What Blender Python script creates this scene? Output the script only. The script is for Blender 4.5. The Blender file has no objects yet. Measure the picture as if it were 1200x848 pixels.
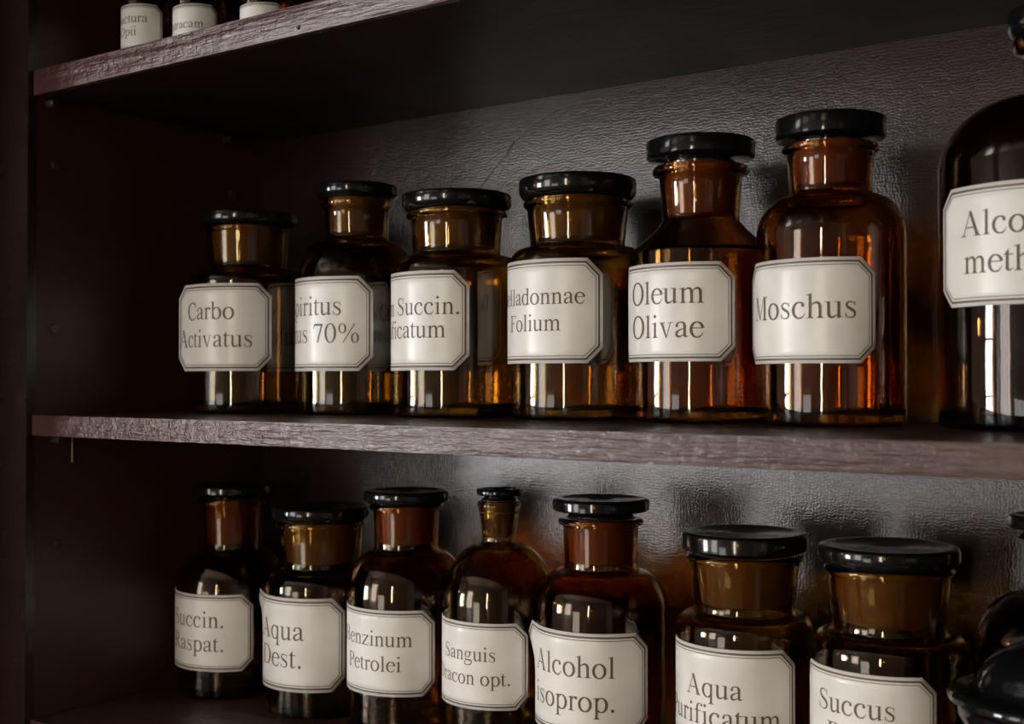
import bpy, bmesh, math, random
from math import sin, cos, pi, radians, sqrt
from mathutils import Vector, Matrix

random.seed(7)
S = bpy.context.scene
COL = S.collection

# ------------------------------------------------------------------ camera
EYE = 1.45                                   # camera height above the floor
cam = bpy.data.cameras.new('camera')
cam_o = bpy.data.objects.new('camera', cam)
COL.objects.link(cam_o)
cam.sensor_fit = 'HORIZONTAL'
cam.sensor_width = 36.0
cam.lens = 36.0 * 1444.63 / 1200.0
cam.clip_start = 0.02
cam_o.location = (0, 0, EYE)
cam_o.rotation_euler = (radians(90.8), 0, radians(35.66))
cam.dof.use_dof = True
cam.dof.focus_distance = 0.84
cam.dof.aperture_fstop = 9.0
S.camera = cam_o

# ------------------------------------------------------------------ world, exposure
W = bpy.data.worlds.new('sky')
S.world = W
W.use_nodes = True
W.node_tree.nodes['Background'].inputs[0].default_value = (0.75, 0.87, 1.0, 1)
W.node_tree.nodes['Background'].inputs[1].default_value = 1.0
S.view_settings.view_transform = 'Standard'
S.view_settings.look = 'None'
S.view_settings.gamma = 1.0
S.view_settings.use_curve_mapping = False
S.view_settings.exposure = 0.92
WINDOW_COOL = 21.0      # bright side window
WINDOW_WARM = 18.0      # narrow window opposite the cabinet
WINDOW_CURTAIN = 4.2    # curtained window opposite the cabinet

# ------------------------------------------------------------------ materials
def nodes(name):
    m = bpy.data.materials.new(name)
    m.use_nodes = True
    nt = m.node_tree
    b = nt.nodes['Principled BSDF']
    return m, nt, b

def N(nt, typ, **kw):
    n = nt.nodes.new(typ)
    for k, v in kw.items():
        if k in n.inputs:
            n.inputs[k].default_value = v
        else:
            setattr(n, k, v)
    return n

def plain(name, col, rough=0.5, metal=0.0, spec=0.5, noise=0.0):
    m, nt, b = nodes(name)
    b.inputs['Base Color'].default_value = (*col, 1)
    b.inputs['Roughness'].default_value = rough
    b.inputs['Metallic'].default_value = metal
    b.inputs['Specular IOR Level'].default_value = spec
    if noise:
        tc = N(nt, 'ShaderNodeTexCoord')
        nz = N(nt, 'ShaderNodeTexNoise', Scale=noise, Detail=6.0)
        mx = N(nt, 'ShaderNodeMix', data_type='RGBA')
        mx.inputs[6].default_value = (*[c * 0.8 for c in col], 1)
        mx.inputs[7].default_value = (*[min(1, c * 1.15) for c in col], 1)
        nt.links.new(tc.outputs['Object'], nz.inputs['Vector'])
        nt.links.new(nz.outputs['Fac'], mx.inputs[0])
        nt.links.new(mx.outputs[2], b.inputs['Base Color'])
    return m

def emitter(name, col, strength, scale=3.0):
    m, nt, b = nodes(name)
    nt.nodes.remove(b)
    e = N(nt, 'ShaderNodeEmission')
    e.inputs['Color'].default_value = (*col, 1)
    e.inputs['Strength'].default_value = strength
    nt.links.new(e.outputs[0], nt.nodes['Material Output'].inputs['Surface'])
    return m

def painted_wood(name, col, rough, weave, grain, blotch=0.25, bump=0.35, depth=0.0012, spec=0.5):
    """glossy old oil paint: brush grain along X, canvas-like weave, soft lumps"""
    m, nt, b = nodes(name)
    L = nt.links.new
    tc = N(nt, 'ShaderNodeTexCoord')
    big = N(nt, 'ShaderNodeTexNoise', Scale=9.0, Detail=8.0, Roughness=0.6)
    L(tc.outputs['Object'], big.inputs['Vector'])
    mx = N(nt, 'ShaderNodeMix', data_type='RGBA')
    mx.inputs[6].default_value = (*[c * (1 - blotch) for c in col], 1)
    mx.inputs[7].default_value = (*[c * (1 + blotch) for c in col], 1)
    L(big.outputs['Fac'], mx.inputs[0])
    L(mx.outputs[2], b.inputs['Base Color'])
    rr = N(nt, 'ShaderNodeMapRange')
    rr.inputs['To Min'].default_value = rough * 0.75
    rr.inputs['To Max'].default_value = rough * 1.3
    L(big.outputs['Fac'], rr.inputs['Value'])
    L(rr.outputs[0], b.inputs['Roughness'])
    # heights
    mp = N(nt, 'ShaderNodeMapping')
    mp.inputs['Scale'].default_value = (14, 160, 160)
    L(tc.outputs['Object'], mp.inputs['Vector'])
    gr = N(nt, 'ShaderNodeTexNoise', Scale=1.0, Detail=5.0, Roughness=0.6)
    L(mp.outputs[0], gr.inputs['Vector'])
    wx = N(nt, 'ShaderNodeTexWave', Scale=120.0, Distortion=9.0, Detail=3.0)
    wx.inputs['Detail Scale'].default_value = 1.5
    wx.bands_direction = 'X'
    wz = N(nt, 'ShaderNodeTexWave', Scale=135.0, Distortion=9.0, Detail=3.0)
    wz.inputs['Detail Scale'].default_value = 1.5
    wz.bands_direction = 'Z'
    L(tc.outputs['Object'], wx.inputs['Vector'])
    L(tc.outputs['Object'], wz.inputs['Vector'])
    ad = N(nt, 'ShaderNodeMath', operation='ADD')
    L(wx.outputs['Fac'], ad.inputs[0])
    L(wz.outputs['Fac'], ad.inputs[1])
    lump = N(nt, 'ShaderNodeTexNoise', Scale=55.0, Detail=6.0, Roughness=0.65)
    L(tc.outputs['Object'], lump.inputs['Vector'])
    s1 = N(nt, 'ShaderNodeMath', operation='MULTIPLY'); s1.inputs[1].default_value = weave
    s2 = N(nt, 'ShaderNodeMath', operation='MULTIPLY'); s2.inputs[1].default_value = grain
    L(ad.outputs[0], s1.inputs[0]); L(gr.outputs['Fac'], s2.inputs[0])
    a2 = N(nt, 'ShaderNodeMath', operation='ADD'); L(s1.outputs[0], a2.inputs[0]); L(s2.outputs[0], a2.inputs[1])
    a3 = N(nt, 'ShaderNodeMath', operation='ADD'); L(a2.outputs[0], a3.inputs[0]); L(lump.outputs['Fac'], a3.inputs[1])
    bp = N(nt, 'ShaderNodeBump')
    bp.inputs['Strength'].default_value = bump
    bp.inputs['Distance'].default_value = depth
    b.inputs['Specular IOR Level'].default_value = spec
    L(a3.outputs[0], bp.inputs['Height'])
    L(bp.outputs[0], b.inputs['Normal'])
    return m

def glass(name, col, rough=0.0):
    m, nt, b = nodes(name)
    b.inputs['Base Color'].default_value = (*col, 1)
    b.inputs['Transmission Weight'].default_value = 1.0
    b.inputs['Roughness'].default_value = rough
    b.inputs['IOR'].default_value = 1.5
    tc = N(nt, 'ShaderNodeTexCoord')
    nz = N(nt, 'ShaderNodeTexNoise', Scale=28.0, Detail=2.0)
    nt.links.new(tc.outputs['Object'], nz.inputs['Vector'])
    bp = N(nt, 'ShaderNodeBump')
    bp.inputs['Strength'].default_value = 0.12
    bp.inputs['Distance'].default_value = 0.002
    nt.links.new(nz.outputs['Fac'], bp.inputs['Height'])
    nt.links.new(bp.outputs[0], b.inputs['Normal'])
    return m

MAROON = (0.018, 0.0080, 0.0072)
M_BACK = painted_wood('maroon paint on canvas grained board', MAROON, 0.23, 0.085, 0.10, bump=0.33, spec=0.72)
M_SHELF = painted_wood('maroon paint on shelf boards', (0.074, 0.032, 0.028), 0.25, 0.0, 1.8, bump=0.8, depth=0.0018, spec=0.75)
M_SHELF_SHADED = painted_wood('maroon shelf paint with underside shade put in', (0.019, 0.0085, 0.0077), 0.42, 0.0, 0.8, bump=0.25, spec=0.2)  # darker copy of the shelf paint, the underside's shade put into its colour
M_INNER = painted_wood('maroon paint inside the cabinet sides', (0.050, 0.018, 0.0135), 0.35, 0.05, 0.2, spec=0.4)
M_SIDE = painted_wood('maroon paint on side boards', (0.019, 0.0082, 0.0076), 0.26, 0.05, 0.2)
M_AMBER = glass('red amber glass', (0.66, 0.32, 0.07))
M_OLIVE = glass('olive amber glass', (0.62, 0.39, 0.08))
M_DARK = glass('dark brown glass', (0.26, 0.10, 0.03))
def ground(name, col):
    m = plain(name, col, 0.32)
    m.node_tree.nodes['Principled BSDF'].inputs['Transmission Weight'].default_value = 0.6
    return m
M_GROUND_A = ground('ground amber glass', (0.55, 0.31, 0.13))
M_GROUND_O = ground('ground olive glass', (0.50, 0.36, 0.16))
M_LID = plain('black glossy bakelite', (0.006, 0.006, 0.0065), 0.11)
M_LIDTOP = M_LID
M_PAPER = plain('white label paper', (0.83, 0.80, 0.755), 0.30, spec=0.5, noise=30.0)
M_INK = plain('brown printing ink', (0.125, 0.078, 0.050), 0.5)
M_PIN = plain('painted steel pin', (0.05, 0.035, 0.033), 0.25)
M_CHIP = plain('bare chipped wood', (0.45, 0.38, 0.32), 0.6)
M_BLACKGLASS = plain('black glass', (0.006, 0.006, 0.007), 0.06)
M_WALL = plain('grey beige plaster', (0.46, 0.42, 0.37), 0.8, noise=4.0)
M_CEIL = plain('white plaster', (0.55, 0.51, 0.46), 0.85, noise=4.0)
M_FLOOR = plain('oak floor', (0.09, 0.055, 0.035), 0.4, noise=6.0)
M_FRAME = plain('white window paint', (0.75, 0.74, 0.72), 0.4)
M_COOL = emitter('daylight in side window', (0.95, 0.98, 1.0), WINDOW_COOL)
M_WARM = emitter('daylight in narrow window', (1.0, 0.90, 0.68), WINDOW_WARM)
M_CURT = emitter('daylight through white curtain', (1.0, 0.96, 0.95), WINDOW_CURTAIN)
M_CURT_LOW = emitter('daylight through thick curtain', (1.0, 0.96, 0.95), WINDOW_CURTAIN * 0.55)

# ------------------------------------------------------------------ mesh helpers
def obj(name, bm, mat, parent=None, smooth=None, loc=None):
    me = bpy.data.meshes.new(name)
    bm.to_mesh(me)
    bm.free()
    if mat is not None:
        me.materials.append(mat)
    if smooth is not None:
        me.shade_smooth()
        me.set_sharp_from_angle(angle=radians(smooth))
    o = bpy.data.objects.new(name, me)
    COL.objects.link(o)
    if parent is not None:
        o.parent = parent
    if loc is not None:
        o.location = loc
    return o

def empty(name, loc, label=None, cat=None, group=None, kind=None):
    o = bpy.data.objects.new(name, None)
    o.empty_display_size = 0.02
    COL.objects.link(o)
    o.location = loc
    tag(o, label, cat, group, kind)
    return o

def tag(o, label=None, cat=None, group=None, kind=None):
    for k, v in (('label', label), ('category', cat), ('group', group), ('kind', kind)):
        if v:
            o[k] = v
    return o

def box(bm, x0, x1, y0, y1, z0, z1, bev=0.0, seg=2):
    r = bmesh.ops.create_cube(bm, size=1.0)
    vs = r['verts']
    for v in vs:
        v.co = Vector((x0 + (v.co.x + .5) * (x1 - x0), y0 + (v.co.y + .5) * (y1 - y0), z0 + (v.co.z + .5) * (z1 - z0)))
    if bev:
        es = list({e for v in vs for e in v.link_edges})
        bmesh.ops.bevel(bm, geom=es, offset=bev, segments=seg, affect='EDGES', profile=0.6)
    return bm

def boxobj(name, dims, mat, parent=None, bev=0.0, kind=None):
    bm = box(bmesh.new(), *dims, bev=bev)
    o = obj(name, bm, mat, parent, smooth=35 if bev else None)
    if kind:
        o['kind'] = kind
    return o

def lathe(bm, prof, seg=72, closed=False):
    rings = []
    for r, z in prof:
        if r < 1e-6:
            rings.append([bm.verts.new((0, 0, z))])
        else:
            rings.append([bm.verts.new((r * cos(2 * pi * i / seg), r * sin(2 * pi * i / seg), z)) for i in range(seg)])
    for a, b in zip(rings, rings[1:]):
        for i in range(seg):
            j = (i + 1) % seg
            if len(a) == 1 and len(b) == 1:
                continue
            if len(a) == 1:
                bm.faces.new((a[0], b[j], b[i]))
            elif len(b) == 1:
                bm.faces.new((a[i], a[j], b[0]))
            else:
                bm.faces.new((a[i], a[j], b[j], b[i]))
    bmesh.ops.recalc_face_normals(bm, faces=bm.faces)
    return bm

def tube(bm, pts, rad, seg=8):
    rings = []
    n = len(pts)
    for k, p in enumerate(pts):
        d = (pts[min(k + 1, n - 1)] - pts[max(k - 1, 0)]).normalized()
        a = d.orthogonal().normalized()
        b = d.cross(a)
        r = rad(k / (n - 1)) if callable(rad) else rad
        rings.append([bm.verts.new(p + (a * cos(2 * pi * i / seg) + b * sin(2 * pi * i / seg)) * r) for i in range(seg)])
    for a, b in zip(rings, rings[1:]):
        for i in range(seg):
            bm.faces.new((a[i], a[(i + 1) % seg], b[(i + 1) % seg], b[i]))
    for rg in (rings[0], rings[-1]):
        bm.faces.new(rg)
    bmesh.ops.recalc_face_normals(bm, faces=bm.faces)
    return bm

# ------------------------------------------------------------------ room
RX0, RX1, RY0, RY1, RZ = -3.2, 2.4, -2.6, 0.87, 2.9

def wall_with_holes(name, axis, at, th, a0, a1, holes, mat):
    """plane wall of thickness th whose holes are (a0,a1,z0,z1)"""
    aa = sorted({a0, a1, *[h[0] for h in holes], *[h[1] for h in holes]})
    zz = sorted({0.0, RZ, *[h[2] for h in holes], *[h[3] for h in holes]})
    bm = bmesh.new()
    def P(a, z):
        return (a, at, z) if axis == 'y' else (at, a, z)
    grid = {(i, k): bm.verts.new(P(a, z)) for i, a in enumerate(aa) for k, z in enumerate(zz)}
    fs = []
    for i in range(len(aa) - 1):
        for k in range(len(zz) - 1):
            ca, cz = (aa[i] + aa[i + 1]) / 2, (zz[k] + zz[k + 1]) / 2
            if any(h[0] < ca < h[1] and h[2] < cz < h[3] for h in holes):
                continue
            fs.append(bm.faces.new((grid[i, k], grid[i + 1, k], grid[i + 1, k + 1], grid[i, k + 1])))
    bmesh.ops.delete(bm, geom=[v for v in bm.verts if not v.link_faces], context='VERTS')
    r = bmesh.ops.extrude_face_region(bm, geom=fs)
    d = Vector((0, th, 0)) if axis == 'y' else Vector((th, 0, 0))
    for v in (e for e in r['geom'] if isinstance(e, bmesh.types.BMVert)):
        v.co += d
    bmesh.ops.recalc_face_normals(bm, faces=bm.faces)
    o = obj(name, bm, mat)
    o['kind'] = 'structure'
    return o

WIN1 = (-2.35, -1.50, 0.75, 1.85)      # on the left wall (y range, z range)
WIN2 = (0.02, 0.26, 0.75, 2.35)        # narrow, opposite the cabinet (x range)
WIN3 = (-2.80, -1.85, 0.70, 2.30)      # curtained, opposite the cabinet
WIN4 = (-1.66, -0.80, 0.30, 1.36)      # low curtained window beside it
boxobj('floor', (RX0 - .2, RX1 + .2, RY0 - .2, RY1 + .2, -0.1, 0), M_FLOOR, kind='structure')
boxobj('ceiling', (RX0 - .2, RX1 + .2, RY0 - .2, RY1 + .2, RZ, RZ + .1), M_CEIL, kind='structure')
wall_with_holes('wall_left', 'x', RX0, -0.2, RY0 - .2, RY1 + .2, [WIN1], M_WALL)
wall_with_holes('wall_right', 'x', RX1, 0.2, RY0 - .2, RY1 + .2, [], M_WALL)
wall_with_holes('wall_front', 'y', RY0, -0.2, RX0, RX1, [WIN2, WIN3, WIN4], M_WALL)
wall_with_holes('wall_back', 'y', RY1, 0.2, RX0, RX1, [], M_WALL)

def window(name, axis, at, h, mat, nu, nv):
    root = empty(name, (0, 0, 0), kind='structure')
    a0, a1, z0, z1 = h
    def B(bm, a, b, c, d, t0, t1):
        if axis == 'y':
            box(bm, a, b, at - t1, at - t0, c, d)
        else:
            box(bm, at - t1, at - t0, a, b, c, d)
    bm = bmesh.new(); f = 0.05
    B(bm, a0, a0 + f, z0, z1, .06, .12); B(bm, a1 - f, a1, z0, z1, .06, .12)
    B(bm, a0 + f, a1 - f, z0, z0 + f, .06, .12); B(bm, a0 + f, a1 - f, z1 - f, z1, .06, .12)
    obj('window_frame', bm, M_FRAME, root)
    for i in range(1, nu):
        bm = bmesh.new(); c = a0 + (a1 - a0) * i / nu
        B(bm, c - .012, c + .012, z0 + f, z1 - f, .07, .11)
        obj('muntin', bm, M_FRAME, root)
    for i in range(1, nv):
        bm = bmesh.new(); c = z0 + (z1 - z0) * i / nv
        B(bm, a0 + f, a1 - f, c - .010, c + .010, .072, .108)
        obj('muntin', bm, M_FRAME, root)
    bm = bmesh.new()
    B(bm, a0 + f, a1 - f, z0 + f, z1 - f, .13, .14)
    obj('window_pane', bm, mat, root)
    return root

window('window_1', 'x', RX0, WIN1, M_COOL, 2, 4)
window('window_2', 'y', RY0, WIN2, M_WARM, 1, 4)
window('window_3', 'y', RY0, WIN3, M_CURT, 3, 1)
window('window_4', 'y', RY0, WIN4, M_CURT_LOW, 3, 1)

def pendant_lamp(x, y, z, label):
    root = empty('pendant_lamp', (x, y, RZ), label, 'lamp')
    d = z - RZ
    obj('cord', tube(bmesh.new(), [Vector((0, 0, 0)), Vector((0, 0, d + .13))], .003, 8), M_LID, root)
    obj('lamp_shade', lathe(bmesh.new(), [(.018, d + .14), (.022, d + .12), (.060, d + .05), (.085, d), (.083, d), (.058, d + .048), (.020, d + .116), (.016, d + .138)], 32), M_FRAME, root, smooth=40)
    obj('bulb', lathe(bmesh.new(), [(0, d - .05), (.022, d - .042), (.036, d - .018), (.036, d + .006), (.020, d + .04), (.013, d + .075), (0, d + .08)], 24), M_BULB, root, smooth=60)
    return root
M_BULB = emitter('glowing amber bulb', (1.0, 0.48, 0.10), 45.0)
pendant_lamp(0.34, -2.15, 1.62, 'warm pendant lamp with white conical shade in front of the narrow window')
pendant_lamp(-2.62, -0.55, 1.62, 'warm pendant lamp with white conical shade by the left wall')

# ------------------------------------------------------------------ cabinet
XL, XR = -0.8908, 0.344           # inner faces of the sides
YF, YB = 0.5792, 0.8272           # front plane and face of the back panel
Z = lambda z: EYE + z
TOP0, TOP1 = Z(0.2286), Z(0.2486)
MID0, MID1 = Z(-0.0451), Z(-0.0286)
BOT0, BOT1 = Z(-0.2950), Z(-0.2720)
CEIL0 = Z(0.295)
cab = empty('wall_cabinet', (-0.27, 0.70, 0), 'open maroon painted cabinet with three shelves carrying the labelled bottles', 'cabinet')
OFF = Vector((0.27, -0.70, 0))
def part(name, dims, mat, bev=0.0, parent=None):
    o = boxobj(name, dims, mat, None, bev)
    p = parent or cab
    o.parent = p
    o.location = OFF if p is cab else (0, 0, 0)
    return o

back = part('back_panel', (XL - .02, XR + .02, YB, YB + .018, BOT0 - .1, CEIL0 + .05), M_BACK)
side_l = part('side_panel', (XL - .02, XL, YF + .004, YB, BOT0 - .1, CEIL0 + .05), M_INNER)
part('side_panel', (XR, XR + .02, YF + .004, YB, BOT0 - .1, CEIL0 + .05), M_INNER)
shelf_top = part('shelf', (XL + .0005, XR - .0005, YF + .0062, YB - .0005, TOP0, TOP1), M_SHELF_SHADED)
part('edge_strip', (XL + .0005, XR - .0005, YF, YF + .0060, TOP0 - .0002, TOP1 + .0001), M_SHELF, 0.0012, shelf_top)
shelf_mid = part('shelf', (XL + .0005, XR - .0005, YF + .0062, YB - .0005, MID0, MID1), M_SHELF_SHADED)
part('edge_strip', (XL + .0005, XR - .0005, YF, YF + .0060, MID0 - .0002, MID1 + .0001), M_SHELF, 0.0012, shelf_mid)
shelf_bot = part('shelf', (XL + .0005, XR - .0005, YF + .0062, YB - .0005, BOT0, BOT1), M_SHELF_SHADED)
part('edge_strip', (XL + .0005, XR - .0005, YF, YF + .0060, BOT0 - .0002, BOT1 + .0001), M_SHELF, 0.0012, shelf_bot)
for sh_o in (shelf_top, shelf_mid, shelf_bot):      # lighter copy of the paint on upper faces, underside shade painted in below
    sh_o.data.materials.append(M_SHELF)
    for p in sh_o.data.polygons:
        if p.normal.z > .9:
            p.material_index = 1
part('plinth', (XL, XR, YF + .012, YB, 0.0, BOT0 - .0005), M_SIDE)
part('stile', (XL - .0385, XL, YF - .004, YF + .004, BOT0 - .1, CEIL0 + .05), M_SIDE)
part('stile', (XL - .0800, XL - .0400, YF - .001, YF + .006, BOT0 - .1, CEIL0 + .05), M_SIDE)
part('pilaster', (XL - .110, XL - .084, YF - .130, YF + .006, BOT0 - .1, CEIL0 + .05), M_SIDE, 0.002)
part('added_shade_board', (XL - .115, XR + .026, YF - .40, YB, Z(.345), Z(.372)), M_SIDE, 0.004)  # unseen overhang, added to shade the top shelf
door = part('door', (XR + .004, XR + .022, 0.08, YF - .004, BOT0 - .1, CEIL0 + .05), M_SIDE, 0.002)

def pin(name, y, z, r, ln, parent, rx=None):
    bm = bmesh.new()
    lathe(bm, [(0, 0), (r, 0), (r, ln * .7), (r * .8, ln), (0, ln)], 16)
    bmesh.ops.rotate(bm, verts=bm.verts, cent=(0, 0, 0), matrix=Matrix.Rotation(pi / 2, 3, 'Y'))
    bmesh.ops.translate(bm, verts=bm.verts, vec=(XL, y, z))
    return obj(name, bm, M_PIN, parent, smooth=40)
for y, z in ((.5937, .2246), (.7813, .2246), (.6009, -.0490), (.7850, -.0490)):
    pin('shelf_peg', y, Z(z - .0005), .0035, .009, side_l)
for y, z in ((.6003, .1755), (.7888, .1739), (.5995, .0412), (.6045, -.1346)):
    pin('hole_plug', y, Z(z), .0042, .0025, side_l)
bm = bmesh.new()
tube(bm, [Vector((XL + .002, .616, MID0)), Vector((XL + .0018, .6161, Z(-.0683)))], .0007, 6)
obj('hanging_wire', bm, M_CHIP, side_l)

# paint runs and cracks on the back panel, real ridges of paint
def ridge(pts, rad):
    P = [Vector((x, YB, Z(z))) for x, z in pts]
    Q = []
    for a, b in zip(P, P[1:]):
        for k in range(6):
            t = k / 6
            q = a.lerp(b, t)
            Q.append(q + Vector((random.uniform(-.0008, .0008), 0, random.uniform(-.0008, .0008))))
    Q.append(P[-1])
    bm = bmesh.new()
    tube(bm, Q, lambda t: rad * (0.35 + 0.65 * sin(pi * min(max(t, .05), .95)) ** .5), 8)
    obj('paint_ridge', bm, M_BACK, back, smooth=60)
ridge([(-.646, .147), (-.622, .165), (-.5935, .1937), (-.575, .208), (-.545, .218), (-.5106, .2216), (-.497, .217), (-.493, .212)], .0007)
ridge([(-.7143, .173), (-.700, .183), (-.685, .1852)], .0005)
ridge([(-.2797, .1502), (-.272, .149), (-.267, .1465)], .0004)
ridge([(-.72, -.0985), (-.713, -.104), (-.706, -.1075), (-.700, -.104), (-.694, -.1085)], .0008)
ridge([(-.655, .178), (-.640, .184), (-.625, .183)], .0004)
ridge([(-.60, .160), (-.565, .172), (-.53, .176)], .0004)

bm = box(bmesh.new(), -.3255, -.3225, YF - .0003, YF + .001, MID0 - .0002, MID0 + .0008)
o = obj('paint_chip', bm, M_CHIP, shelf_mid)
bm = bmesh.new()
lathe(bm, [(0, 0), (.0017, 0), (.0013, .0006), (0, .0008)], 12)
bmesh.ops.rotate(bm, verts=bm.verts, cent=(0, 0, 0), matrix=Matrix.Rotation(pi / 2, 3, 'X'))
bmesh.ops.translate(bm, verts=bm.verts, vec=(-.5897, YF - .0001, Z(.2332)))
obj('nail_head', bm, M_BLACKGLASS, shelf_top, smooth=40)

# ------------------------------------------------------------------ serif lettering
# every glyph is a list of small polygons in 1/1000 em, built from pen strokes
class Glyph:
    def __init__(s, w):
        s.w = w; s.polys = []
    def poly(s, *pts):
        s.polys.append([tuple(p) for p in pts]); return s
    def rect(s, x0, y0, x1, y1):
        nx = max(1, int((x1 - x0) / 130)); ny = max(1, int((y1 - y0) / 260))
        for i in range(nx):
            for k in range(ny):
                a, b = x0 + (x1 - x0) * i / nx, x0 + (x1 - x0) * (i + 1) / nx
                c, d = y0 + (y1 - y0) * k / ny, y0 + (y1 - y0) * (k + 1) / ny
                s.poly((a, c), (b, c), (b, d), (a, d))
        return s
    def line(s, x0, y0, x1, y1, w0, w1=None):
        """diagonal bar with horizontal thickness w"""
        w1 = w0 if w1 is None else w1
        n = 3
        for i in range(n):
            t, u = i / n, (i + 1) / n
            xa, ya, wa = x0 + (x1 - x0) * t, y0 + (y1 - y0) * t, w0 + (w1 - w0) * t
            xb, yb, wb = x0 + (x1 - x0) * u, y0 + (y1 - y0) * u, w0 + (w1 - w0) * u
            s.poly((xa - wa / 2, ya), (xa + wa / 2, ya), (xb + wb / 2, yb), (xb - wb / 2, yb))
        return s
    def strip(s, pts, ws):
        n = len(pts); L = []; R = []
        for i, (x, y) in enumerate(pts):
            x0, y0 = pts[max(i - 1, 0)]; x1, y1 = pts[min(i + 1, n - 1)]
            dx, dy = x1 - x0, y1 - y0
            l = math.hypot(dx, dy) or 1
            nx, ny = -dy / l * ws[i] / 2, dx / l * ws[i] / 2
            L.append((x + nx, y + ny)); R.append((x - nx, y - ny))
        for i in range(n - 1):
            s.poly(L[i], R[i], R[i + 1], L[i + 1])
        return s
    def bez(s, p0, p1, p2, p3, w0, w1, w2, n=9):
        pts, ws = [], []
        for i in range(n + 1):
            t = i / n; u = 1 - t
            pts.append(tuple(u**3 * a + 3 * u * u * t * b + 3 * u * t * t * c + t**3 * d for a, b, c, d in zip(p0, p1, p2, p3)))
            ws.append(u * u * w0 + 2 * u * t * w1 + t * t * w2)
        return s.strip(pts, ws)
    def arc(s, cx, cy, rx, ry, a0, a1, thick, thin, n=None, tilt=0, taper0=0, taper1=0):
        n = n or max(6, int(abs(a1 - a0) / 12)); pts, ws = [], []
        for i in range(n + 1):
            t = i / n; a = radians(a0 + (a1 - a0) * t)
            pts.append((cx + rx * cos(a), cy + ry * sin(a)))
            w = thin + (thick - thin) * abs(cos(a - radians(tilt))) ** 1.35
            if taper0 and t < .25: w = taper0 + (w - taper0) * t / .25
            if taper1 and t > .75: w = taper1 + (w - taper1) * (1 - t) / .25
            ws.append(w)
        return s.strip(pts, ws)
    def ball(s, cx, cy, r):
        return s.poly(*[(cx + r * cos(2 * pi * i / 14), cy + r * sin(2 * pi * i / 14)) for i in range(14)])
    def foot(s, x0, x1, y=0, l=66, r=66, h=17):
        s.rect(x0 - l, y, x1 + r, y + h)
        if l: s.poly((x0 - l * .45, y + h), (x0, y + h), (x0, y + h + 42))
        if r: s.poly((x1, y + h), (x1 + r * .45, y + h), (x1, y + h + 42))
        return s
    def head(s, x0, x1, y, l=66, r=66, h=19):
        s.rect(x0 - l, y - h, x1 + r, y)
        if l: s.poly((x0, y - h), (x0 - l * .45, y - h), (x0, y - h - 42))
        if r: s.poly((x1 + r * .45, y - h), (x1, y - h), (x1, y - h - 42))
        return s
    def flag(s, x0, x1, y):
        return s.poly((x0 - 76, y - 60), (x0, y - 50), (x0, y - 120), (x1, y - 120), (x1, y), (x1 - 12, y), (x0 - 76, y - 44))
    def stem(s, x0, x1, y0, y1, flag=True, foot=True):
        s.rect(x0, y0, x1, y1 - 118 if flag else y1)
        if flag: s.flag(x0, x1, y1)
        if foot: s.foot(x0, x1, y0)
        return s

G = {}
def g(ch, w):
    G[ch] = Glyph(w); return G[ch]
T_, t_ = 94, 36
g(' ', 250)
g('.', 250).ball(125, 43, 56)
g('o', 500).arc(250, 225, 180, 221, 0, 360, T_, t_, 32)
g('c', 444).arc(246, 225, 178, 220, 48, 285, T_, t_, 20).bez((290, 12), (340, 22), (385, 75), (412, 150), 46, 36, 12).ball(352, 362, 46)
g('e', 444).arc(240, 225, 172, 221, 12, 285, T_, t_, 22).bez((285, 12), (345, 25), (390, 80), (420, 160), 48, 36, 12).rect(90, 258, 408, 286)
a = g('a', 444)
a.rect(284, 70, 366, 320).bez((325, 315), (325, 410), (290, 447), (205, 446), T_, 70, 30).bez((205, 446), (140, 446), (90, 410), (88, 350), 30, 40, 60).ball(92, 345, 44)
a.bez((300, 268), (200, 225), (80, 200), (80, 105), 24, 46, 84).bez((80, 105), (80, 30), (140, 25), (165, 27), 84, 66, 52).bez((165, 27), (210, 28), (260, 60), (300, 92), 52, 34, 20).bez((325, 80), (325, 20), (370, 5), (440, 58), T_, 50, 14)
g('b', 500).stem(69, 151, 20, 683, foot=False).poly((69, 40), (69, 6), (151, 20), (151, 60)).arc(262, 224, 165, 222, 132, -140, T_, t_, 22)
g('d', 500).rect(336, 60, 418, 580).flag(336, 418, 683).arc(238, 224, 168, 222, 48, 320, T_, t_, 22).poly((336, 110), (336, -10), (350, -10), (418, 14), (486, 26), (486, 42), (418, 48), (418, 110))
g('f', 333).stem(103, 186, 0, 430, flag=False).bez((145, 425), (145, 600), (170, 668), (260, 668), T_, 70, 28).bez((260, 668), (300, 668), (325, 650), (335, 620), 28, 36, 40).ball(338, 618, 42).rect(20, 417, 312, 450)
q = g('g', 500)
q.arc(222, 302, 128, 138, 0, 360, 72, 26, 24).rect(310, 386, 470, 426)
q.bez((150, 185), (80, 130), (60, 90), (130, 55), 22, 34, 52).bez((120, 58), (200, 20), (440, 70), (440, -60), 60, 80, 68).bez((440, -60), (440, -190), (260, -204), (190, -204), 60, 44, 36).bez((190, -204), (90, -204), (45, -165), (45, -110), 36, 46, 56).bez((45, -110), (45, -60), (90, -25), (135, 32), 56, 40, 24)
g('h', 500).stem(72, 154, 0, 683).bez((140, 345), (200, 440), (384, 500), (384, 290), 22, 60, T_).stem(343, 425, 0, 295, flag=False)
g('i', 278).stem(97, 180, 0, 460).ball(136, 632, 52)
g('l', 278).stem(97, 180, 0, 683)
m = g('m', 778)
m.stem(96, 178, 0, 460).bez((165, 345), (220, 440), (392, 500), (392, 290), 22, 60, T_).stem(351, 433, 0, 295, flag=False)
m.bez((420, 345), (475, 440), (648, 500), (648, 290), 22, 60, T_).stem(607, 689, 0, 295, flag=False)
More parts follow.
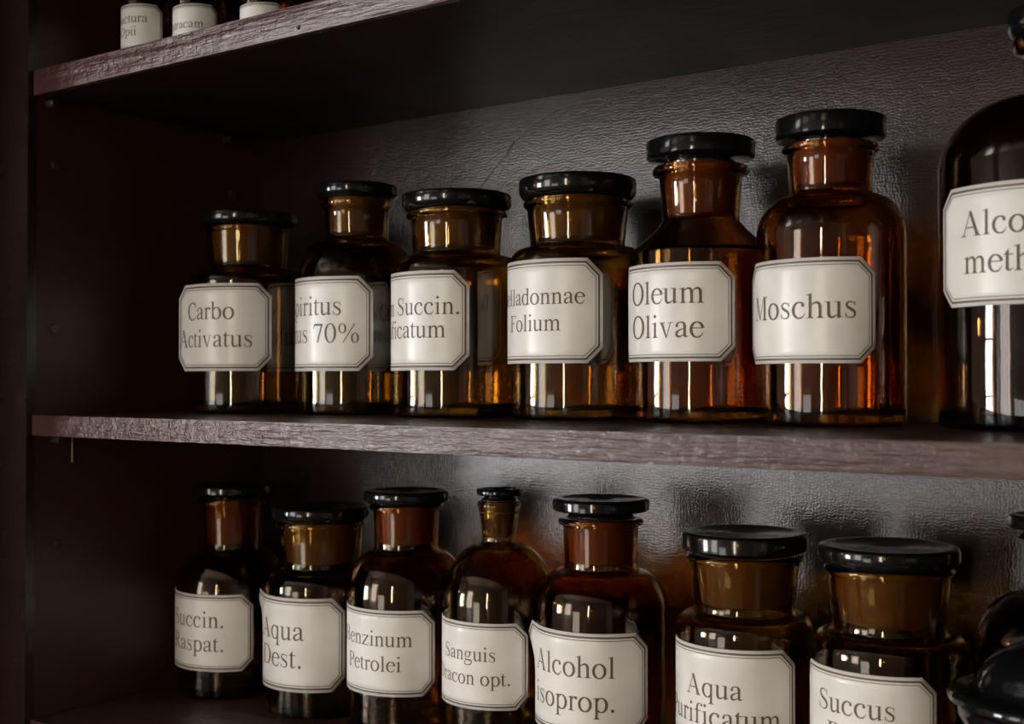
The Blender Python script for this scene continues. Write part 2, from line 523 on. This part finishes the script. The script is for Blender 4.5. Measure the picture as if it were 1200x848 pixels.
g('n', 500).stem(84, 166, 0, 460).bez((152, 345), (205, 440), (384, 500), (384, 290), 22, 60, T_).stem(343, 425, 0, 295, flag=False)
g('p', 500).stem(80, 162, -217, 460).arc(270, 224, 165, 222, 138, -132, T_, t_, 22)
g('q', 500).arc(238, 224, 168, 222, 40, 320, T_, t_, 22).rect(338, -217, 420, 430).poly((338, 400), (420, 380), (420, 460), (405, 460)).foot(338, 420, -217)
g('r', 333).stem(84, 166, 0, 460).bez((150, 330), (180, 420), (235, 460), (275, 425), 22, 44, 56).ball(290, 405, 47)
s_ = g('s', 389)
s_.bez((318, 345), (300, 420), (250, 442), (190, 442), 16, 26, 30).bez((190, 442), (120, 442), (88, 400), (88, 350), 30, 50, 60).bez((88, 355), (88, 250), (310, 240), (310, 118), 60, 92, 66).bez((310, 120), (310, 40), (250, 8), (190, 8), 66, 46, 30).bez((190, 8), (110, 8), (75, 60), (58, 145), 30, 26, 16)
s_.poly((308, 440), (324, 450), (330, 318), (314, 318)).poly((48, 150), (64, 150), (70, 8), (52, -4))
t__ = g('t', 278)
t__.rect(70, 85, 152, 420).poly((13, 418), (70, 418), (152, 418), (152, 579), (138, 579), (70, 480), (13, 430)).rect(120, 418, 258, 450)
t__.bez((111, 95), (111, 10), (170, -10), (270, 72), T_, 56, 14)
u = g('u', 500)
u.rect(68, 130, 150, 400).poly((-2, 450), (-2, 432), (68, 424), (68, 380), (150, 380), (150, 450)).bez((109, 145), (109, -40), (250, 10), (345, 95), T_, 62, 22)
u.rect(338, 60, 420, 400).poly((262, 450), (262, 432), (338, 424), (338, 380), (420, 380), (420, 450)).poly((338, 110), (338, -10), (352, -10), (420, 12), (486, 26), (486, 42), (420, 46), (420, 110))
g('v', 500).line(102, 445, 262, -10, 96, 40).line(392, 445, 258, -10, 34, 30).rect(18, 431, 215, 450).rect(318, 431, 478, 450)
g('y', 500).line(102, 445, 268, 10, 96, 60).line(396, 445, 205, -120, 34, 34).rect(14, 431, 215, 450).rect(320, 431, 478, 450).bez((215, -95), (190, -190), (140, -215), (75, -175), 34, 50, 50).ball(75, -170, 44)
g('x', 500).line(95, 440, 395, 10, 98).line(365, 440, 105, 10, 34).rect(18, 431, 210, 450).rect(290, 431, 460, 450).rect(18, 0, 185, 18).rect(290, 0, 480, 18)
g('z', 444).rect(50, 415, 405, 450).rect(30, 0, 410, 36).line(75, 30, 360, 420, 100).poly((50, 450), (50, 320), (66, 320), (85, 415), (85, 450)).poly((410, 0), (418, 140), (402, 140), (380, 36), (375, 0))
# capitals
K_, k_ = 112, 40
g('A', 722).line(115, 10, 360, 670, 34, 30).line(590, 10, 352, 674, 112, 90).rect(205, 218, 490, 252).foot(100, 132, 0, 85, 85, 19).foot(540, 640, 0, 75, 66, 19)
b = g('B', 667)
b.rect(118, 0, 220, 662).rect(17, 0, 118, 19).rect(17, 643, 118, 662).rect(118, 640, 330, 662).rect(118, 0, 340, 22).rect(200, 330, 360, 356)
b.bez((300, 650), (440, 660), (525, 610), (525, 500), 24, 60, 92).bez((525, 500), (525, 400), (440, 345), (330, 344), 92, 70, 24).bez((330, 344), (480, 340), (545, 290), (545, 185), 24, 70, 100).bez((545, 185), (545, 70), (460, 10), (320, 12), 100, 70, 24)
g('C', 667).arc(375, 324, 298, 332, 50, 300, K_, k_, 24).bez((520, 36), (560, 60), (600, 100), (632, 140), 40, 30, 18).bez((565, 580), (585, 560), (600, 520), (608, 450), 44, 30, 16).poly((598, 676), (614, 676), (622, 450), (604, 450), (585, 600))
d = g('D', 722)
d.rect(120, 0, 222, 662).rect(17, 0, 120, 19).rect(17, 643, 120, 662).rect(120, 638, 320, 662).rect(120, 0, 320, 24)
d.bez((300, 650), (500, 655), (634, 560), (634, 330), 26, 60, K_).bez((634, 330), (634, 100), (500, 8), (300, 12), K_, 60, 26)
g('E', 611).rect(118, 0, 220, 662).rect(17, 0, 118, 19).rect(17, 643, 118, 662).rect(118, 632, 545, 662).rect(118, 0, 560, 30).rect(200, 325, 430, 355).poly((545, 662), (550, 520), (532, 520), (505, 640)).poly((597, 170), (570, 0), (500, 20), (578, 170)).poly((430, 430), (430, 250), (412, 250), (395, 340), (412, 430))
g('F', 556).rect(115, 0, 217, 662).rect(13, 643, 118, 662).foot(115, 217, 0, 102, 96, 19).rect(115, 632, 540, 662).rect(200, 325, 425, 355).poly((546, 662), (546, 515), (528, 515), (500, 640)).poly((425, 430), (425, 250), (408, 250), (390, 340), (408, 430))
mm = g('M', 889)
mm.rect(142, 0, 172, 640).foot(142, 172, 0, 130, 105, 19).rect(14, 643, 190, 662).line(185, 650, 440, 15, 104, 70).line(680, 650, 436, 15, 30, 30).rect(672, 0, 774, 662).foot(672, 774, 0, 95, 90, 19).rect(670, 643, 864, 662)
g('O', 722).arc(361, 331, 282, 332, 0, 360, K_, k_, 36)
g('P', 556).rect(115, 0, 217, 662).rect(16, 643, 118, 662).foot(115, 217, 0, 99, 85, 19).rect(115, 638, 300, 662).bez((280, 650), (430, 655), (490, 590), (490, 480), 26, 60, 96).bez((490, 480), (490, 360), (400, 300), (210, 318), 96, 66, 22)
r_ = g('R', 667)
r_.rect(115, 0, 217, 662).rect(17, 643, 118, 662).foot(115, 217, 0, 98, 85, 19).rect(115, 638, 310, 662).bez((290, 650), (440, 655), (500, 590), (500, 495), 26, 60, 96).bez((500, 495), (500, 380), (400, 330), (210, 330), 96, 66, 24).line(300, 335, 560, 10, 112, 120).rect(500, 0, 659, 19)
ss = g('S', 556)
ss.bez((445, 500), (430, 600), (370, 648), (285, 648), 16, 26, 34).bez((285, 648), (180, 648), (118, 600), (118, 510), 34, 56, 72).bez((118, 515), (118, 350), (455, 340), (455, 170), 72, 118, 78).bez((455, 172), (455, 70), (380, 14), (285, 14), 78, 56, 34).bez((285, 14), (170, 14), (90, 80), (62, 200), 34, 28, 16)
ss.poly((436, 676), (452, 676), (462, 465), (444, 465)).poly((42, 205), (60, 205), (72, 10), (54, -12))
g('T', 611).rect(254, 0, 356, 640).foot(254, 356, 0, 95, 95, 19).rect(20, 634, 590, 662).poly((20, 662), (17, 492), (36, 492), (75, 640)).poly((590, 662), (593, 492), (574, 492), (535, 640))
g('7', 500).rect(79, 592, 449, 662).poly((79, 662), (20, 490), (38, 484), (110, 600), (110, 662)).line(225, 0, 415, 640, 66, 66)
g('0', 500).arc(250, 331, 182, 332, 0, 360, 88, 28, 32)
g('%', 833).arc(195, 495, 110, 165, 0, 360, 60, 24, 26).arc(640, 160, 110, 165, 0, 360, 60, 24, 26).line(215, -10, 640, 672, 40)

def text_polys(text, em, cx, base):
    w = sum(G[c].w for c in text) * em / 1000
    x = cx - w / 2
    out = []
    for c in text:
        for p in G[c].polys:
            out.append([(x + a * em / 1000, base + b * em / 1000) for a, b in p])
        x += G[c].w * em / 1000
    return out

# ------------------------------------------------------------------ labels on the glass
def smoothstep(t):
    t = min(1, max(0, t)); return t * t * (3 - 2 * t)

class LabelMap:
    """maps (arc length a along the label, height v 0..1) to a point beside the axis of the bottle"""
    def __init__(s, loc, R, c, half, z0, z1, peel):
        d = math.hypot(loc[0], loc[1])
        s.u = Vector((-loc[0] / d, -loc[1] / d, 0))          # to the viewer standing in the room
        s.r = Vector((-s.u.y, s.u.x, 0))
        s.R, s.c, s.half, s.z0, s.z1, s.peel = R + .0006, radians(c), radians(half), z0, z1, peel
    def at(s, a, z, off=0.0):
        phi = s.c + a / s.R
        R = s.R + off
        p = s.u * (R * cos(phi)) + s.r * (R * sin(phi))
        if s.peel:
            pd, mode = radians(s.peel[0]), s.peel[1]
            if phi < pd:
                v = (z - s.z0) / (s.z1 - s.z0)
                w = 1.0 if mode == 'both' else smoothstep((v - .45) / .45)
                w *= s.peel[2] if len(s.peel) > 2 else 1.0
                ln = (pd - phi) * R
                q = s.u * (R * cos(pd)) + s.r * (R * sin(pd))
                q += (s.u * sin(pd) - s.r * cos(pd)) * ln
                p = p.lerp(q, w)
        return Vector((p.x, p.y, z))

def make_label(parent, lm, lines, em_f, bases, shift=0.0):
    H = lm.z1 - lm.z0
    A = lm.half * lm.R                       # half width along the arc
    ch = 0.15 * H                            # cut corners
    bm = bmesh.new()
    nu, nv = 64, 8
    cols = sorted({-A, A, -A + ch, A - ch, *[-A + 2 * A * i / nu for i in range(nu + 1)]})
    prev = None
    for a in cols:
        e = max(0, ch - (A - abs(a)))
        zb, zt = lm.z0 + e, lm.z1 - e
        col = [bm.verts.new(lm.at(a, zb + (zt - zb) * k / nv)) for k in range(nv + 1)]
        if prev:
            for k in range(nv):
                bm.faces.new((prev[k], col[k], col[k + 1], prev[k + 1]))
        prev = col
    bm.normal_update()
    lab = obj('paper_label', bm, M_PAPER, parent, smooth=60)
    so = lab.modifiers.new('thickness', 'SOLIDIFY'); so.thickness = 0.00025; so.offset = -1
    # printed double border
    bm = bmesh.new()
    for ins, wd in ((.030, .019), (.066, .007)):
        i0, i1 = ins * H, (ins + wd) * H
        def octo(i):
            k = ch + i * (sqrt(2) - 2) + i   # corner cut kept parallel
            k = max(ch - i * (2 - sqrt(2)), .001)
            a, z0, z1 = A - i, lm.z0 + i, lm.z1 - i
            return [(-a + k, z0), (a - k, z0), (a, z0 + k), (a, z1 - k), (a - k, z1), (-a + k, z1), (-a, z1 - k), (-a, z0 + k)]
        P, Q = octo(i0), octo(i1)
        for e in range(8):
            p0, p1, q0, q1 = P[e], P[(e + 1) % 8], Q[e], Q[(e + 1) % 8]
            n = 40 if e in (0, 4) else 8
            ring = []
            for k in range(n + 1):
                t = k / n
                ring.append([bm.verts.new(lm.at(a[0] + (b[0] - a[0]) * t, a[1] + (b[1] - a[1]) * t, .00012)) for a, b in ((p0, p1), (q0, q1))])
            for x, y in zip(ring, ring[1:]):
                bm.faces.new((x[0], y[0], y[1], x[1]))
    obj('border_lines', bm, M_INK, lab)
    # lettering
    em = em_f * H
    for k, (txt, bf) in enumerate(zip(lines, bases)):
        sh_ = shift[k] if isinstance(shift, tuple) else shift
        bm = bmesh.new()
        for poly in text_polys(txt, em, radians(sh_) * lm.R, lm.z1 - bf * H):
            vs = [bm.verts.new(lm.at(x, z, .00014)) for x, z in poly]
            try:
                bm.faces.new(vs)
            except ValueError:
                pass
        bm.normal_update()
        for f in bm.faces:                  # face outwards
            c = f.calc_center_median(); c.z = 0
            if f.normal.dot(c) < 0:
                f.normal_flip()
        o = obj('lettering', bm, M_INK, lab)
    return lab

# ------------------------------------------------------------------ bottles
def inset(prof, t):
    out = []
    n = len(prof)
    for i, (r, z) in enumerate(prof):
        r0, z0 = prof[max(i - 1, 0)]; r1, z1 = prof[min(i + 1, n - 1)]
        dr, dz = r1 - r0, z1 - z0
        l = math.hypot(dr, dz) or 1
        out.append((max(r - dz / l * t, .002), z + dr / l * t))
    return out

def shoulder(R, rn, zs, zn, style):
    """points from the body's top (R, zs) to the neck's foot (rn, zn)"""
    h, w = zn - zs, R - rn
    pts = []
    if style == 'cone':
        pts = [(R, zs), (R - .0004, zs + h * .07), (R - .002, zs + h * .13), (rn + w * .72, zs + h * .30), (rn + w * .42, zs + h * .58), (rn + w * .2, zs + h * .79), (rn + .0022, zs + h * .93), (rn + .0004, zn)]
    else:
        p = {'round': 1.88, 'dome': 1.8, 'flat': 2.3}[style]
        f = .0022
        n = 16
        for i in range(n + 1):
            a = pi / 2 * i / n
            c, s = cos(a) ** (2 / p), sin(a) ** (2 / p)
            pts.append((rn + f + (w - f) * c, zs + (h - f) * s))
        pts += [(rn + f * .35, zn - f * .75), (rn, zn + f * .2)]
    return pts

def bottle(name, label, cat, x, y, zb, R, rnb, rnt, rim, lid, sh, nb, nt, rim0, rim1, lid0, lid1, glassm, ground, style='round', group=None, lidstyle='cap'):
    root = empty(name, (x, y, zb), label, cat, group)
    t = .0028
    foot = [(R * .86, .0006), (R - .0035, .0003), (R - .0012, .0014), (R - .0002, .0042), (R, .008)]
    neck = [(rnb + (rnt - rnb) * k, nb + .001 + (nt - nb - .001) * k) for k in (0.12, .4, .7, 1.0)]
    body = foot + [(R, .03), (R, sh * .6)] + shoulder(R, rnb, sh, nb, style) + neck
    h = rim1 - nt
    lip = [(rnt + .0006, nt + h * .08), (rim - .0010, nt + h * .20), (rim, nt + h * .42), (rim, nt + h * .68), (rim - .0010, rim1 - .0004), (rim - .0026, rim1)]
    tn = max(.0024, rnt * .10)
    inn = inset([p for p in body if p[1] > .0075], t)
    inn = [(r, max(z, .0105)) for r, z in inn]
    full = [(0, .0035), (R * .5, .0030)] + body + lip + [(rnt - tn + .0004, rim1 - .0002), (rnt - tn, rim1 - .002)]
    inn_rev = [p for p in reversed(inn) if p[1] < nt - .002]
    full += inn_rev + [(R * .80, .0075), (R * .4, .0080), (0, .0085)]
    obj('glass_body', lathe(bmesh.new(), full, 80), glassm, root, smooth=50)
    # stopper: disc lid, collar and ground plug
    H = lid1 - lid0
    pr = [(0, lid0 - .0002)]
    if lid0 > rim1 + .0012:
        rc = rnt * .84
        pr = [(0, rim1 + .0003), (rc + .0008, rim1 + .0003), (rc + .001, rim1 + (lid0 - rim1) * .4), (rc - .002, rim1 + (lid0 - rim1) * .8), (rc - .0015, lid0)]
        pr += [(lid - .0016, lid0 + .0001), (lid - .0003, lid0 + .0010)]
    else:
        pr = [(0, rim1 + .0003), (rim - .001, rim1 + .0003), (rim + (lid - rim) * .35, rim1 + .0006 + H * .08), (lid - .0005, rim1 + H * .28), (lid, rim1 + H * .36)]
    pr += [(lid, lid1 - .0022), (lid - .0005, lid1 - .0008), (lid - .0018, lid1 - .0001), (lid - .004, lid1), (lid * .80, lid1 - .0002), (lid * .76, lid1 - .0007), (lid * .30, lid1 - .0008), (lid * .22, lid1 - .0016), (0, lid1 - .0019)]
    st = obj('stopper', lathe(bmesh.new(), pr, 80), M_LID, root, smooth=40)
    ri = rnt - tn - .0005
    rb = rnb - tn - .0004 - .0008
    z0 = nb + .003
    pl = [(0, z0 + .001), (rb * .85, z0), (rb, z0 + .0015), (ri, nt), (ri, rim1 - .0005), (ri - .002, rim1 - .0003), (ri - .0022, nt), (rb - .0025, z0 + .006), (0, z0 + .0062)]
    obj('stopper_plug', lathe(bmesh.new(), pl, 64), ground, st, smooth=40)
    return root

ROW_U, ROW_M, ROW_L = 'small bottles on the top shelf', 'apothecary bottles on the middle shelf', 'apothecary bottles on the bottom shelf'
D_ = (M_DARK, M_GROUND_A)
A_, O_ = (M_AMBER, M_GROUND_A), (M_OLIVE, M_GROUND_O)
# kind, wording of the label text, position, profile, label
def stock(kind, label, cat, x, y, zb, R, rnb, rnt, rim, lid, sh, nb, nt, rim0, rim1, lid0, lid1, mats, style, group,
          lab=None, c=0, e=0, lines=(), em=.33, bases=(.42, .755), peel=None, shift=0):
    root = bottle(kind, label, cat, x, y, zb, R, rnb, rnt, rim, lid, sh, nb, nt, rim0, rim1, lid0, lid1, mats[0], mats[1], style, group)
    if lab:
        lm = LabelMap((x, y), R, c, e - c, lab[0], lab[1], peel)
        make_label(root, lm, lines, em, bases, shift)
    return root

B, J = 'apothecary_bottle', 'apothecary_jar'
# --- middle shelf, left to right
stock(J, 'wide-mouth jar labelled Carbo Activatus, nearest the left end of the middle shelf', 'jar', -.7971, .7240, MID1, .0498, .0327, .0342, .0356, .0416, .1080, .1236, .1521, .1528, .1572, .1580, .1689,
      O_, 'flat', ROW_M, (.0353, .1070), -34, 22, ('Carbo', 'Activatus'), .30, (.41, .727), (-60, 'both'), -8)
stock(B, 'narrow-necked olive amber bottle labelled Spiritus dilutus 70%', 'bottle', -.6963, .7510, MID1, .0495, .0258, .0265, .0296, .0338, .1060, .1443, .1676, .1683, .1760, .1760, .1877,
      O_, 'round', ROW_M, (.0351, .1097), -60, 14.7, ('Spiritus', 'dilutus 70%'), .30, (.41, .70), (-88, 'top', .3), (7, 1.7))
stock(J, 'wide-mouth jar labelled Oleum Succin. rectificatum on the middle shelf', 'jar', -.5844, .7418, MID1, .0495, .0336, .0349, .0391, .0420, .1065, .1242, .1504, .1511, .1563, .1563, .1694,
      O_, 'flat', ROW_M, (.0350, .1079), -62, 10.6, ('Oleum Succin.', 'rectificatum'), .265, (.44, .673))
stock(J, 'wide-mouth jar labelled Belladonnae Folium', 'jar', -.4801, .7504, MID1, .0500, .0341, .0365, .0393, .0424, .1064, .1249, .1509, .1515, .1571, .1571, .1725,
      O_, 'flat', ROW_M, (.0395, .1114), -44, 20, ('Belladonnae', 'Folium'), .24, (.435, .69), None, (1, 3))
stock(B, 'red amber bottle with sloping shoulders labelled Oleum Olivae', 'bottle', -.3812, .7498, MID1, .0480, .0256, .0278, .0324, .0366, .1123, .1342,   .1645, .1650, .1715, .1768, .1890,
      A_, 'cone', ROW_M, (.0400, .1036), -32, 26.4, ('Oleum', 'Olivae'), .345, (.415, .76))
stock(B, 'tall round-shouldered amber bottle labelled Moschus', 'bottle', -.2857, .7383, MID1, .0454, .0251, .0264, .0297, .0338, .1170, .1441, .1680, .1685, .1737, .1772, .1905,
      A_, 'round', ROW_M, (.0380, .1004), -29, 33.6, ('Moschus',), .345, (.575,), (-75, 'both'))
stock(B, 'largest bottle on the middle shelf, label reading Alcohol methyl., cut by the right frame edge', 'bottle', -.1619, .7545, MID1, .0604, .0125, .0130, .0188, .0214, .1500, .1930, .2150, .2160, .2258, .2270, .2415,
      D_, 'round', ROW_M, (.0689, .1356), -16, 33, ('Alcohol', 'methyl.'), .31, (.42, .73))
# --- bottom shelf, left to right
stock(B, 'narrow-necked bottle labelled Succin. Raspat., leftmost on the bottom shelf', 'bottle', -.8389, .7440, BOT1, .0479, .0243, .0258, .0310, .0350, .0870, .1241, .1603, .1603, .1671, .1716, .1792,
      A_, 'round', ROW_L, (.0247, .0894), -44, 21.7, ('Succin.', 'Raspat.'), .31, (.427, .74), None, 2)
stock(J, 'wide-mouth jar labelled Aqua Dest. with a peeling label corner', 'jar', -.7301, .7440, BOT1, .0465, .0324, .0341, .0373, .0401, .0985, .1177, .1483, .1483, .1547, .1547, .1668,
      O_, 'flat', ROW_L, (.0227, .0972), -47, 24.6, ('Aqua', 'Dest.'), .316, (.45, .743), (-80, 'top'))
stock(B, 'round-shouldered amber bottle labelled Benzinum Petrolei', 'bottle', -.6367, .7440, BOT1, .0457, .0249, .0259, .0292, .0336, .1035, .1400, .1683, .1683, .1737, .1744, .1845,
      A_, 'round', ROW_L, (.0332, .0977), -39, 28, ('Benzinum', 'Petrolei'), .265, (.42, .71), None, 2)
stock(B, 'bottle with the thinnest neck and smallest stopper labelled Sanguis Dracon opt.', 'bottle', -.5455, .7440, BOT1, .0421, .0124, .0147, .0162, .0172, .1080, .1518, .1736, .1766, .1817, .1855, .1906,
      O_, 'dome', ROW_L, (.0363, .0978), -38, 29, ('Sanguis', 'Dracon opt.'), .245, (.44, .717), None, (3, 2))
stock(B, 'amber bottle labelled Alcohol isoprop. with label edge lifting at left', 'bottle', -.4568, .7440, BOT1, .0456, .0258, .0264, .0300, .0342, .1130, .1404, .1690, .1695, .1746, .1797, .1885,
      A_, 'round', ROW_L, (.0332, .1020), -30, 43, ('Alcohol', 'isoprop.'), .31, (.43, .757), (-72, 'top'))
stock(J, 'wide-mouth jar labelled Aqua Purificatum', 'jar', -.3471, .7440, BOT1, .0439, .0323, .0351, .0378, .0411, .1090, .1228, .1534, .1534, .1584, .1612, .1729,
      O_, 'flat', ROW_L, (.0396, .1045), -28, 44, ('Aqua', 'Purificatum'), .293, (.478, .752))
stock(J, 'wide-mouth jar labelled Succus Rubi with the broadest black lid', 'jar', -.2520, .7440, BOT1, .0462, .0333, .0358, .0382, .0417, .1062, .1217, .1538, .1538, .1590, .1590, .1714,
      O_, 'flat', ROW_L, (.0401, .1020), -27, 34, ('Succus', 'Rubi'), .296, (.41, .70))
stock(B, 'black-lidded bottle behind the domed jar at the right of the bottom shelf', 'bottle', -.1620, .7780, BOT1, .0460, .0180, .0190, .0230, .0282, .1160, .1480, .1770, .1770, .1815, .1840, .1920,
      D_, 'round', ROW_L)
# --- top shelf
stock(B, 'small bottle labelled Tinctura Opii, leftmost on the top shelf', 'bottle', -.8300, .6430, TOP1, .0194, .0098, .0104, .0118, .0130, .0566, .0693, .0848, .0848, .0870, .0877, .0933,
      A_, 'round', ROW_U, (.0170, .0531), -50, 38, ('Tinctura', 'Opii'), .3, (.415, .70))
stock(B, 'small bottle whose label reads Extracam, second on the top shelf', 'bottle', -.7820, .6580, TOP1, .0207, .0098, .0104, .0118, .0135, .0528, .0653, .0827, .0827, .0848, .0855, .0910,
      A_, 'round', ROW_U, (.0120, .0480), -44, 40, ('Extracam',), .28, (.53,))
stock(B, 'small bottle mostly hidden by the top shelf edge, right of two labelled bottles', 'bottle', -.7040, .6580, TOP1, .0200, .0105, .0110, .0124, .0141, .0410, .0520, .0664, .0664, .0684, .0690, .0743,
      A_, 'round', ROW_U, (.0050, .0354), -44, 36)

# --- domed jar at the lower right
dj = empty('domed_jar', (-.139, .668, BOT1), 'low black jar with glossy domed lid and flange, lower right corner', 'jar')
obj('jar_body', lathe(bmesh.new(), [(0, .002), (.042, .001), (.045, .002), (.047, .006), (.048, .07), (.046, .096), (.049, .101), (.049, .1055), (.045, .107), (.042, .107), (.042, .012), (0, .009)], 80), M_BLACKGLASS, dj, smooth=45)
dome = [(0, .1074), (.0515, .1074), (.0536, .1088), (.0540, .1112), (.0530, .1130), (.0500, .1140), (.0440, .1146), (.0405, .1160)]
for i in range(1, 15):
    a = pi / 2 * i / 14
    dome.append((.0390 * cos(a) if i < 14 else 0, .1165 + .0235 * sin(a)))
obj('domed_lid', lathe(bmesh.new(), dome, 80), M_BLACKGLASS, dj, smooth=45)
